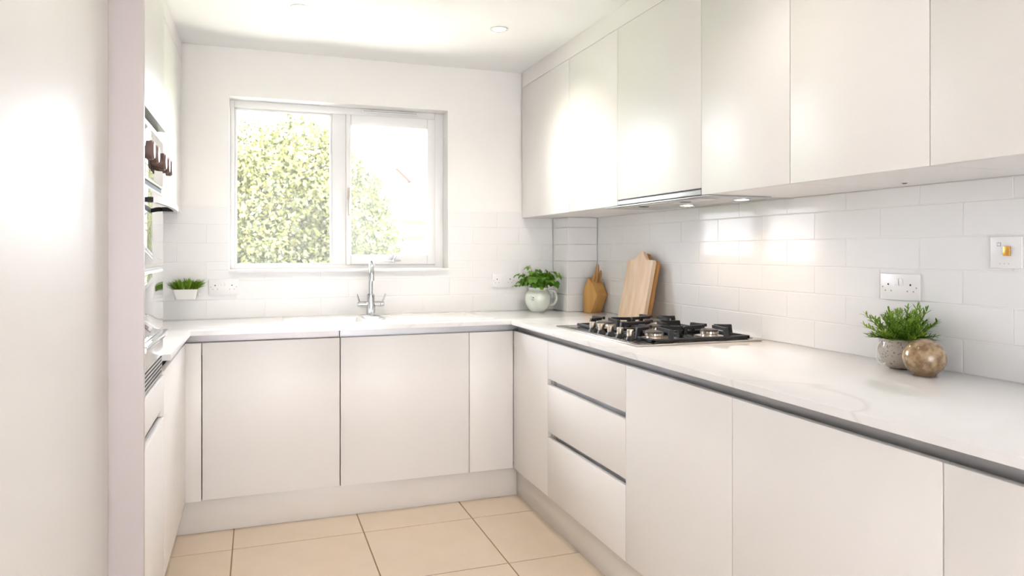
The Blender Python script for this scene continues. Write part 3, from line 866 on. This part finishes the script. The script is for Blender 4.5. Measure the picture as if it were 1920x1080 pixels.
# ------------------------------------------------------------------ knife block
kx, ky = 1.838, 3.755
kb = thing('knife_block', 'honey coloured wooden knife block left of the chopping boards', 'knife block', (kx, ky, ZW1))
def rot_about(bm, c, ang):
    bmesh.ops.rotate(bm, verts=bm.verts[:], cent=Vector(c), matrix=Matrix.Rotation(ang, 3, 'Z'))
KA = R(17)
poly = [(-0.036, 0), (0.030, 0), (0.080, 0.105), (0.042, 0.168), (0.004, 0.200), (-0.036, 0.130)]
bm = prism(bmesh.new(), [(ky + p[0] * -1, ZW1 + p[1]) for p in poly], kx - 0.041, kx + 0.041, 'YZ')
bmesh.ops.recalc_face_normals(bm, faces=bm.faces[:])
bmesh.ops.bevel(bm, geom=bm.edges[:], offset=0.002, segments=2, affect='EDGES')
KM = (kx, ky, 0)
rot_about(bm, KM, KA)
blk = part('block', bm, BLOCKW, kb)
for i, (dx, dy, L, w) in enumerate(((-0.026, -0.020, 0.060, 0.008), (-0.004, -0.026, 0.108, 0.012), (0.020, -0.026, 0.075, 0.010), (0.004, -0.010, 0.080, 0.009))):
    bm = bmesh.new()
    z0 = ZW1 + 0.168
    tube(bm, [(kx + dx, ky + dy, z0), (kx + dx, ky + dy - 0.008, z0 + L * 0.35), (kx + dx, ky + dy - 0.017, z0 + L * 0.8), (kx + dx, ky + dy - 0.020, z0 + L)], [w * 0.75, w, w * 0.85, w * 0.5], 10)
    rot_about(bm, KM, KA)
    part('knife_handle', bm, KNIFEW, blk)

# ------------------------------------------------------------------ chopping boards leaning on the tiles
def board(label, xb, y0, y1, H, th, hand, m, lean):
    """outline in the board's own plane (y, up), then tipped about its bottom edge"""
    yc = (y0 + y1) / 2
    o = [(y0, 0), (y1, 0), (y1, H - 0.01), (y1 - 0.01, H)]
    hw, hh = hand
    if hh:
        for k in range(9):
            u = k / 8
            o.append((yc + hw * (1.9 - 1.25 * (0.5 - 0.5 * math.cos(math.pi * u))), H + hh * 0.78 * (0.5 - 0.5 * math.cos(math.pi * u)) ** 1.2))
        for k in range(1, 8):
            an = math.pi * k / 8
            o.append((yc + hw * 0.65 * math.cos(an), H + hh * 0.78 + hh * 0.22 * math.sin(an)))
        for k in range(9):
            u = 1 - k / 8
            o.append((yc - hw * (1.9 - 1.25 * (0.5 - 0.5 * math.cos(math.pi * u))), H + hh * 0.78 * (0.5 - 0.5 * math.cos(math.pi * u)) ** 1.2))
    o += [(y0 + 0.01, H), (y0, H - 0.01)]
    t = thing('chopping_board', label, 'chopping board', (xb, yc, ZW1), 'chopping boards')
    bm = prism(bmesh.new(), o, 0, th, 'YZ')
    bmesh.ops.recalc_face_normals(bm, faces=bm.faces[:])
    es = [e for e in bm.edges if abs(e.verts[0].co.x - e.verts[1].co.x) < 1e-6]
    bmesh.ops.bevel(bm, geom=es, offset=0.002, segments=2, affect='EDGES')
    M = Matrix.Translation((xb, 0, ZW1 + 0.0005)) @ Matrix.Rotation(lean, 4, 'Y')
    bmesh.ops.transform(bm, matrix=M, verts=bm.verts[:])
    mn = min(v.co.z for v in bm.verts)
    bmesh.ops.translate(bm, verts=bm.verts[:], vec=(0, 0, ZW1 + 0.0003 - mn))
    part('panel', bm, m, t)
    if hh:
        bm = bmesh.new()
        prism(bm, [(yc - 0.004, H - 0.02), (yc + 0.004, H - 0.02), (yc + 0.004, H + hh * 0.70), (yc - 0.004, H + hh * 0.70)], -0.0006, 0.0004, 'YZ')
        bmesh.ops.transform(bm, matrix=M, verts=bm.verts[:])
        part('hanging_groove', bm, BOARDD, t)
    return t
LN = R(11.5)
board('pale beech chopping board with a shaped handle leaning in front', 1.783, 3.092, 3.352, 0.312, 0.020, (0.035, 0.044), BOARD, LN)
board('darker wooden chopping board leaning behind the pale one', 1.8045, 3.088, 3.345, 0.306, 0.019, (0.035, 0.040), BOARDD, LN)

# ------------------------------------------------------------------ jug with parsley
jx, jy = 1.555, 3.905
jug = thing('jug', 'pale mint glazed jug holding parsley in the corner', 'jug', (jx, jy, ZW1))
prof = [(0, 0.001), (0.040, 0.001), (0.044, 0.004), (0.060, 0.022), (0.073, 0.048), (0.0775, 0.074), (0.074, 0.098), (0.064, 0.117), (0.056, 0.125), (0.055, 0.132), (0.059, 0.140), (0.0585, 0.143), (0.054, 0.142), (0.051, 0.132), (0.052, 0.124), (0.060, 0.112), (0.069, 0.090), (0.070, 0.07), (0.05, 0.02), (0, 0.012)]
jb = part('body', lathe(bmesh.new(), prof, (jx, jy, ZW1), 48), MINT, jug)
hp = []
for k in range(13):
    an = R(118) - R(236) * k / 12
    hp.append((jx + 0.070 + 0.036 * math.cos(an) * 1.0, jy - 0.028, ZW1 + 0.082 + 0.044 * math.sin(an)))
part('handle', tube(bmesh.new(), hp, [0.0065] * 13, 12), MINT, jug)
# small dark emblem on the belly
va = math.atan2(-jy, -jx) + R(-22)
def on_jug(da, z, r=0.0782):
    return (jx + r * math.cos(va + da), jy + r * math.sin(va + da), ZW1 + z)
bm = bmesh.new()
disc(bm, (0, 0, 0), 0.0042, 0.0008, 'Z', 14)
bmesh.ops.transform(bm, matrix=Matrix.Translation(on_jug(0.02, 0.086, 0.0765)) @ Matrix.Rotation(va, 4, 'Z') @ Matrix.Rotation(R(90), 4, 'Y'), verts=bm.verts[:])
arcp = [on_jug(0.09 * math.cos(R(a_)) - 0.0, 0.077 + 0.006 * math.sin(R(a_)), 0.0780) for a_ in range(170, 371, 20)]
tube(bm, arcp, 0.0012, 6)
tube(bm, [on_jug(-0.10, 0.090, 0.0768), on_jug(-0.13, 0.093, 0.0768)], 0.001, 6)
part('emblem', bm, INK, jug)
soil = part('soil', disc(bmesh.new(), (jx, jy, ZW1 + 0.112), 0.055, 0.006, 'Z', 24), SOIL, jug)

def set_tint(me, val):
    at = me.attributes.new('tint', 'FLOAT', 'POINT')
    if isinstance(val, (int, float)): val = [val] * len(me.vertices)
    at.data.foreach_set('value', val)

def parsley_leaf(seed):
    rnd = random.Random(seed)
    bm = bmesh.new()
    def lobe(org, ang, L, W):
        pts = [(0, -0.06), (0.22, -0.32), (0.34, -0.24), (0.44, -0.50), (0.58, -0.30), (0.74, -0.34), (0.84, -0.14), (1.0, 0.0),
               (0.84, 0.14), (0.74, 0.34), (0.58, 0.30), (0.44, 0.50), (0.34, 0.24), (0.22, 0.32), (0, 0.06)]
        ca, sa = math.cos(ang), math.sin(ang)
        vs_ = []
        for u, w in pts:
            lx, ly = u * L, w * W
            zz = 0.25 * abs(ly) - 0.55 * (u ** 2) * L * 0.6
            vs_.append(bm.verts.new((org[0] + lx * ca - ly * sa, org[1] + lx * sa + ly * ca, zz + rnd.uniform(-.0006, .0006))))
        mid = [bm.verts.new((org[0] + u * L * ca, org[1] + u * L * sa, -0.55 * u * u * L * 0.6)) for u in (0.25, 0.5, 0.75)]
        n = len(vs_)
        m = lambda i: mid[min(2, max(0, int((pts[i][0] - 0.1) / 0.28)))]
        for i in range(n - 1):
            a_, b_ = m(i), m(i + 1)
            if a_ is b_: bm.faces.new((vs_[i], vs_[i + 1], a_))
            else:
                bm.faces.new((vs_[i], vs_[i + 1], b_, a_))
    lobe((0.006, 0), 0, 0.030, 0.030)
    lobe((0.004, 0.001), R(68), 0.024, 0.026)
    lobe((0.004, -0.001), R(-68), 0.024, 0.026)
    me = mesh_of('parsley_leaf', bm, LEAF_PARSLEY)
    return me
plant = thing('parsley_plant', 'leafy green parsley growing in the mint jug', 'plant', (jx, jy, ZW1 + 0.118))
pl_meshes = []
for s_ in range(6):
    me = parsley_leaf(s_); set_tint(me, s_ / 5.0); pl_meshes.append(me)
rnd = random.Random(21)
camv = Vector((-jx, -jy, 0)).normalized(); side = Vector((-camv.y, camv.x, 0))   # side points to image right
def look_right():                                       # unit vector to the right as seen from the room
    return Vector((math.cos(R(19.6)), -math.sin(R(19.6)), 0))
RT = look_right(); FW = Vector((math.sin(R(19.6)), math.cos(R(19.6)), 0))
for i in range(84):
    if i < 16:
        a_ = [(-0.115, 0.075), (-0.10, 0.035), (-0.11, 0.010), (-0.085, 0.055), (-0.045, 0.118), (-0.03, 0.088), (0.0, 0.10), (0.045, 0.100), (0.06, 0.078), (0.085, 0.085), (0.115, 0.075), (0.085, 0.045), (0.10, 0.03), (-0.07, 0.02), (0.03, 0.055), (-0.02, 0.055)][i]
        off = RT * a_[0] + FW * rnd.uniform(-0.03, 0.03); hz = a_[1]
    else:
        an = rnd.uniform(0, 2 * math.pi); rr = 0.095 * math.sqrt(rnd.random())
        off = RT * rr * math.cos(an) + FW * rr * 0.8 * math.sin(an); hz = rnd.uniform(0.018, 0.088) * (1.1 - rr * 3)
        hz = max(hz, 0.012)
    tip = Vector((0, 0, hz + 0.028)) + off
    o = bpy.data.objects.new('leaf', pl_meshes[i % 6]); COL.objects.link(o); o.parent = plant
    o.location = tip
    yaw = math.atan2(off.y, off.x) + rnd.uniform(-0.7, 0.7)
    o.rotation_euler = (rnd.uniform(-0.5, 0.5), rnd.uniform(0.0, 0.9), yaw)
    sc_ = rnd.uniform(1.0, 1.55); o.scale = (sc_, sc_, sc_)
    if i < 34:
        p0 = Vector((jx, jy, ZW1 + 0.116)) + Vector((off.x, off.y, 0)).normalized() * min(0.03, off.length * 0.4)
        p2 = Vector((jx, jy, ZW1 + 0.118)) + tip
        p1 = (p0 + p2) / 2 + Vector((0, 0, 0.02)) - Vector((off.x, off.y, 0)) * 0.15
        st = part('stem', tube(bmesh.new(), [p0, p1, p2], 0.0013, 6), LEAF_PARSLEY, plant)
        set_tint(st.data, 0.6)

# ------------------------------------------------------------------ wall planter on the left
px_, pz_ = -0.341, 1.018
pw = thing('wall_planter', 'small white trough planter fixed to the tiles left of the socket', 'planter', (px_, YW, pz_))
bm = bmesh.new()
def trough(z, w, d0, d1, r):
    """rounded rectangle outline at height z"""
    o = []
    for (cx_, cy_, a0) in ((px_ + w - r, YW - d1 + r, -90), (px_ + w - r, YW - d0 - r, 0), (px_ - w + r, YW - d0 - r, 90), (px_ - w + r, YW - d1 + r, 180)):
        for k in range(5):
            an = R(a0 + 22.5 * k)
            o.append((cx_ + r * math.cos(an), cy_ + r * math.sin(an), z))
    return o
secs = [trough(pz_, 0.048, 0.006, 0.058, 0.014), trough(pz_ + 0.047, 0.058, 0.002, 0.072, 0.016), trough(pz_ + 0.051, 0.060, 0.001, 0.074, 0.017),
        trough(pz_ + 0.051, 0.056, 0.005, 0.070, 0.014), trough(pz_ + 0.044, 0.054, 0.006, 0.068, 0.013), trough(pz_ + 0.012, 0.045, 0.010, 0.055, 0.012)]
V = [[bm.verts.new(p) for p in s_] for s_ in secs]
for A, Bq in zip(V, V[1:]):
    n_ = len(A)
    for i in range(n_):
        j = (i + 1) % n_; bm.faces.new((A[i], A[j], Bq[j], Bq[i]))
bm.faces.new(V[0][::-1]); bm.faces.new(V[-1])
part('trough', bm, CERAM, pw)
part('soil', B(px_ - 0.050, px_ + 0.050, YW - 0.062, YW - 0.010, pz_ + 0.034, pz_ + 0.042), SOIL, pw)
part('bracket', B(px_ + 0.058, px_ + 0.066, YW - 0.020, YW - 0.0002, pz_ + 0.012, pz_ + 0.030, 0.002), CERAM, pw)

def blade(bm, base, d, L, W, droop, tints, tval):
    d = Vector(d).normalized(); s = d.cross(Vector((0, 0, 1)))
    if s.length < 1e-3: s = Vector((1, 0, 0))
    s.normalize(); base = Vector(base)
    prev = None
    n = 4
    for k in range(n + 1):
        u = k / n
        c = base + d * L * u + Vector((0, 0, -droop * L * u * u))
        w = W * (0.45 + 1.1 * u) * (1 - u) ** 0.7 * 1.3
        if k == n:
            cur = [bm.verts.new(c)]
        else:
            cur = [bm.verts.new(c - s * w + Vector((0, 0, w * 0.4))), bm.verts.new(c), bm.verts.new(c + s * w + Vector((0, 0, w * 0.4)))]
        tints.extend([tval] * len(cur))
        if prev:
            if len(cur) == 3:
                bm.faces.new((prev[0], prev[1], cur[1], cur[0])); bm.faces.new((prev[1], prev[2], cur[2], cur[1]))
            else:
                bm.faces.new((prev[0], prev[1], cur[0])); bm.faces.new((prev[1], prev[2], cur[0]))
        prev = cur
tuft = thing('grassy_plant', 'tufted bright green plant in the white wall planter', 'plant', (px_, YW - 0.036, pz_ + 0.042))
rnd = random.Random(5)
for i in range(26):
    bx, by = px_ + rnd.uniform(-0.048, 0.048), YW - 0.036 + rnd.uniform(-0.022, 0.02)
    bm = bmesh.new(); tints = []
    lean = (bx - px_) / 0.05
    for k in range(16):
        an = rnd.uniform(0, 2 * math.pi); tilt = rnd.uniform(0.15, 0.85)
        d = (math.cos(an) * tilt + lean * 0.95, -abs(math.sin(an)) * tilt * 0.8 + 0.25 * rnd.random(), 1.0)
        zb = rnd.uniform(0, 0.022)
        blade(bm, (bx + lean * zb * 0.6, by, pz_ + 0.040 + zb), d, rnd.uniform(0.040, 0.068), rnd.uniform(0.0032, 0.0050), rnd.uniform(0.05, 0.3), tints, rnd.random())
    for v in bm.verts: v.co.y = min(v.co.y, YW - 0.004)
    o = part('sprig', bm, LEAF_TUFT, tuft, fix=False)
    set_tint(o.data, tints)

# ------------------------------------------------------------------ pots on the right
bx_, by_ = 1.770, 1.508
globe = thing('round_vase', 'small round mottled brown vase in front of the fern pot', 'vase', (bx_, by_, ZW1))
r0 = 0.0560; cz = 0.0510
prof = [(0, 0.0005), (0.024, 0.0005), (0.030, 0.002)]
for k in range(2, 19):
    an = -R(62) + R(62 + 80) * k / 18
    prof.append((r0 * math.cos(an), cz + 0.0535 * math.sin(an)))
prof += [(0.007, cz + 0.0533), (0.005, cz + 0.050), (0.005, 0.04), (0, 0.04)]
part('body', lathe(bmesh.new(), prof, (bx_, by_, ZW1), 48), POTBROWN, globe, origin=(bx_, by_, ZW1))

qx, qy = 1.827, 1.632
pot = thing('stone_pot', 'grey speckled stoneware pot holding the fern', 'pot', (qx, qy, ZW1))
prof = [(0, 0.001), (0.036, 0.001), (0.042, 0.004), (0.056, 0.022), (0.0655, 0.048), (0.0665, 0.066), (0.062, 0.078), (0.0615, 0.081), (0.0645, 0.087), (0.0640, 0.090), (0.059, 0.089), (0.057, 0.078), (0.060, 0.06), (0.05, 0.02), (0, 0.012)]
part('body', lathe(bmesh.new(), prof, (qx, qy, ZW1), 48), POTGREY, pot, origin=(qx, qy, ZW1))
part('soil', disc(bmesh.new(), (qx, qy, ZW1 + 0.072), 0.056, 0.006, 'Z', 24), SOIL, pot)
hp = []
for k in range(11):
    an = R(62) + R(236) * k / 10
    hp.append(Vector((qx, qy, ZW1 + 0.046)) - RT * (0.060 - 0.019 * math.cos(an)) * 1.0 + Vector((0, 0, 0.035 * math.sin(an))))
tag(part('handle', tube(bmesh.new(), hp, [0.0024] * 11, 8), CERAM, pot), 'thin pale loop handle')

fern = thing('fern_plant', 'feathery green fern in the grey speckled pot', 'plant', (qx, qy, ZW1 + 0.078))
rnd = random.Random(11)
for i in range(64):
    an = 2 * math.pi * (i * 0.381966) + rnd.uniform(-0.2, 0.2)
    tilt = [0.18, 0.45, 0.75, 1.05, 1.3][i % 5] + rnd.uniform(-0.12, 0.12)
    L = rnd.uniform(0.078, 0.112) * (1.0 if tilt < 0.9 else 0.80)
    dh = RT * math.cos(an) + FW * math.sin(an) * 0.8
    base = Vector((qx, qy, ZW1 + 0.079)) + dh * rnd.uniform(0.008, 0.040)
    d0 = (dh * math.sin(tilt) + Vector((0, 0, math.cos(tilt)))).normalized()
    if (base + d0 * L).x > XW - 0.012:
        L *= 0.6
    spine = [base + d0 * L * u + Vector((0, 0, -0.020 * tilt * u * u)) for u in (0, .17, .33, .5, .67, .83, 1.0)]
    bm = bmesh.new(); tints = []
    tv_ = rnd.uniform(0.1, 1.0)
    tube(bm, spine, [0.0014] * 6 + [0.0006], 5, cap=False)
    tints.extend([tv_] * len(bm.verts))
    sideV = d0.cross(Vector((0, 0, 1))).normalized()
    upV = sideV.cross(d0)
    for k in range(1, 7):
        p = spine[k]
        for s in (-1, 1):
            for rep in range(2):
                dd = d0 * rnd.uniform(0.45, 1.0) + sideV * s * rnd.uniform(0.3, 1.0) + upV * rnd.uniform(-0.6, 0.6) + Vector((0, 0, 0.1))
                blade(bm, p - d0 * rep * L * 0.08, dd, rnd.uniform(0.022, 0.036) * (1.05 - 0.05 * k), 0.0027, 0.12, tints, min(1, max(0, tv_ + rnd.uniform(-0.25, 0.3))))
    blade(bm, spine[-1], d0, 0.020, 0.0026, 0.1, tints, tv_)
    lim = XW - 0.004
    for v in bm.verts:
        if v.co.x > lim: v.co.x = lim - (v.co.x - lim) * 0.2
        if v.co.z < ZW1 + 0.094 and (v.co.xy - Vector((qx, qy))).length > 0.054: v.co.z = ZW1 + 0.094
    o = part('sprig', bm, LEAF_FERN, fern, fix=False)
    set_tint(o.data, tints)

# ------------------------------------------------------------------ garden outside
tag(part('lawn', B(-25, 35, 4.6, 60, -0.35, -0.25), GRASS), 'grass ground beyond the window', 'ground', kind='structure')
tag(part('bounce_paving', B(-6, 9, 4.31, 7.6, -0.25, -0.2), mat('pale_paving', (0.62, 0.59, 0.53), 0.8, noise=(8, (0.56, 0.53, 0.47), 4, 0.3, 0.7))), 'unseen pale paving added outside the window to bounce light indoors', 'bounce_paving', kind='structure')  # out of view, added to bounce daylight up to the ceiling
def tree(name, label, loc, blobs, n, size, seed, k_=1.0):
    t = thing(name, label, 'tree', loc, 'garden trees')
    rnd = random.Random(seed)
    x, y, z = loc
    bm = bmesh.new()
    tube(bm, [(x, y, z), (x + 0.05 * k_, y, z + 1.0 * k_), (x - 0.05 * k_, y + 0.05 * k_, z + 2.2 * k_)], [0.13 * k_, 0.10 * k_, 0.05 * k_], 10)
    for k in range(9):
        an = k * 2.4; zz = (0.7 + 0.16 * k) * k_
        tube(bm, [(x, y, z + zz), (x + 0.3 * k_ * math.cos(an), y + 0.3 * k_ * math.sin(an), z + zz + 0.3 * k_), (x + 0.6 * k_ * math.cos(an), y + 0.6 * k_ * math.sin(an), z + zz + 0.5 * k_)], [0.022 * k_, 0.014 * k_, 0.006 * k_], 6)
    part('trunk', bm, TRUNK, t)
    g = np.random.default_rng(seed)
    tot = sum(b[3] * b[4] * b[5] for b in blobs)
    C = []
    for (cx_, cy_, cz_, rx, ry, rz) in blobs:
        m = int(n * rx * ry * rz / tot)
        v = g.normal(size=(m, 3)); v /= np.linalg.norm(v, axis=1)[:, None]
        v *= (g.random(m) ** 0.30)[:, None]
        lump = 1 + 0.10 * np.sin(6 * v[:, 0] + 4 * v[:, 2]) * np.cos(5 * v[:, 2] + 3 * v[:, 1]) + 0.05 * np.sin(17 * v[:, 0]) * np.sin(15 * v[:, 2])
        v *= lump[:, None]
        C.append(v * np.array([rx, ry, rz]) + np.array([cx_, cy_, cz_]))
    C = np.concatenate(C) - np.array(loc); m = len(C)
    A = g.normal(size=(m, 3)); A /= np.linalg.norm(A, axis=1)[:, None]
    Q = np.cross(A, g.normal(size=(m, 3))); Q /= np.linalg.norm(Q, axis=1)[:, None]
    sz = (size * g.uniform(0.6, 1.3, m))[:, None]
    verts = np.stack([C - A * sz, C + Q * sz * 0.5, C + A * sz, C - Q * sz * 0.5], 1).reshape(-1, 3)
    tints = np.repeat(np.clip(g.normal(0.45, 0.30, m), 0, 1), 4).astype(np.float32)
    me = bpy.data.meshes.new('crown')
    me.from_pydata(verts.tolist(), [], np.arange(4 * m).reshape(-1, 4).tolist())
    me.materials.append(LEAF_TREE)
    set_tint(me, tints)
    o = bpy.data.objects.new('crown', me); COL.objects.link(o); o.parent = t
    o['kind'] = 'stuff'
    return t
tree('garden_tree', 'big round sunlit garden tree filling the left window pane', (0.35, 10.2, -0.25),
     [(0.30, 10.2, 1.55, 1.55, 1.3, 1.50), (-0.75, 10.0, 1.25, 1.1, 1.1, 1.2), (1.25, 10.3, 1.15, 0.75, 0.9, 1.05)], 130000, 0.034, 3)
tree('garden_shrub', 'low leafy shrub at the foot of the big garden tree', (-0.5, 7.9, -0.25),
     [(-0.5, 7.85, 0.40, 0.9, 0.42, 0.60), (0.45, 7.9, 0.35, 0.8, 0.4, 0.55)], 26000, 0.03, 4, 0.3)

HYF = 26.0
house = thing('neighbour_house', 'pale house with an orange band and red gable seen through the right pane', 'house', (6.0, HYF, -0.25))
part('wall', B(4.95, 9.5, HYF, HYF + 5, -0.25, 3.1), RENDERW, house)
part('gable', prism(bmesh.new(), [(4.3, -0.25), (5.35, -0.25), (5.35, 3.9), (4.9, 4.35), (4.3, 3.8)], HYF + 0.6, HYF + 5, 'XZ'), RENDERW, house)
part('roof', prism(bmesh.new(), [(4.2, 3.75), (4.9, 4.36), (5.45, 3.85), (5.45, 4.0), (4.9, 4.52), (4.2, 3.9)], HYF + 0.4, HYF + 5.2, 'XZ'), ROOFR, house)
part('flat_roof', B(4.9, 9.6, HYF - 0.15, HYF + 5, 3.1, 3.24), mat('roof_felt_dark', (0.025, 0.026, 0.03), 0.8), house)
part('brick_band', B(4.95, 9.5, HYF - 0.03, HYF, 2.28, 2.44), ORANGE, house)
part('brick_band', B(4.95, 9.5, HYF - 0.03, HYF, 1.72, 1.84), ORANGE, house)
for (x0, x1, z0, z1) in ((5.62, 6.2, 0.5, 1.62), (6.9, 7.6, 0.5, 1.62), (5.6, 6.6, 2.55, 2.95)):
    f = part('window', B(x0, x1, HYF - 0.05, HYF, z0, z1, 0.01, 1), UPVC, house)
    part('pane', B(x0 + 0.06, x1 - 0.06, HYF - 0.06, HYF - 0.05, z0 + 0.06, z1 - 0.06), mat('far_glass', (0.05, 0.062, 0.075), 0.6), f)
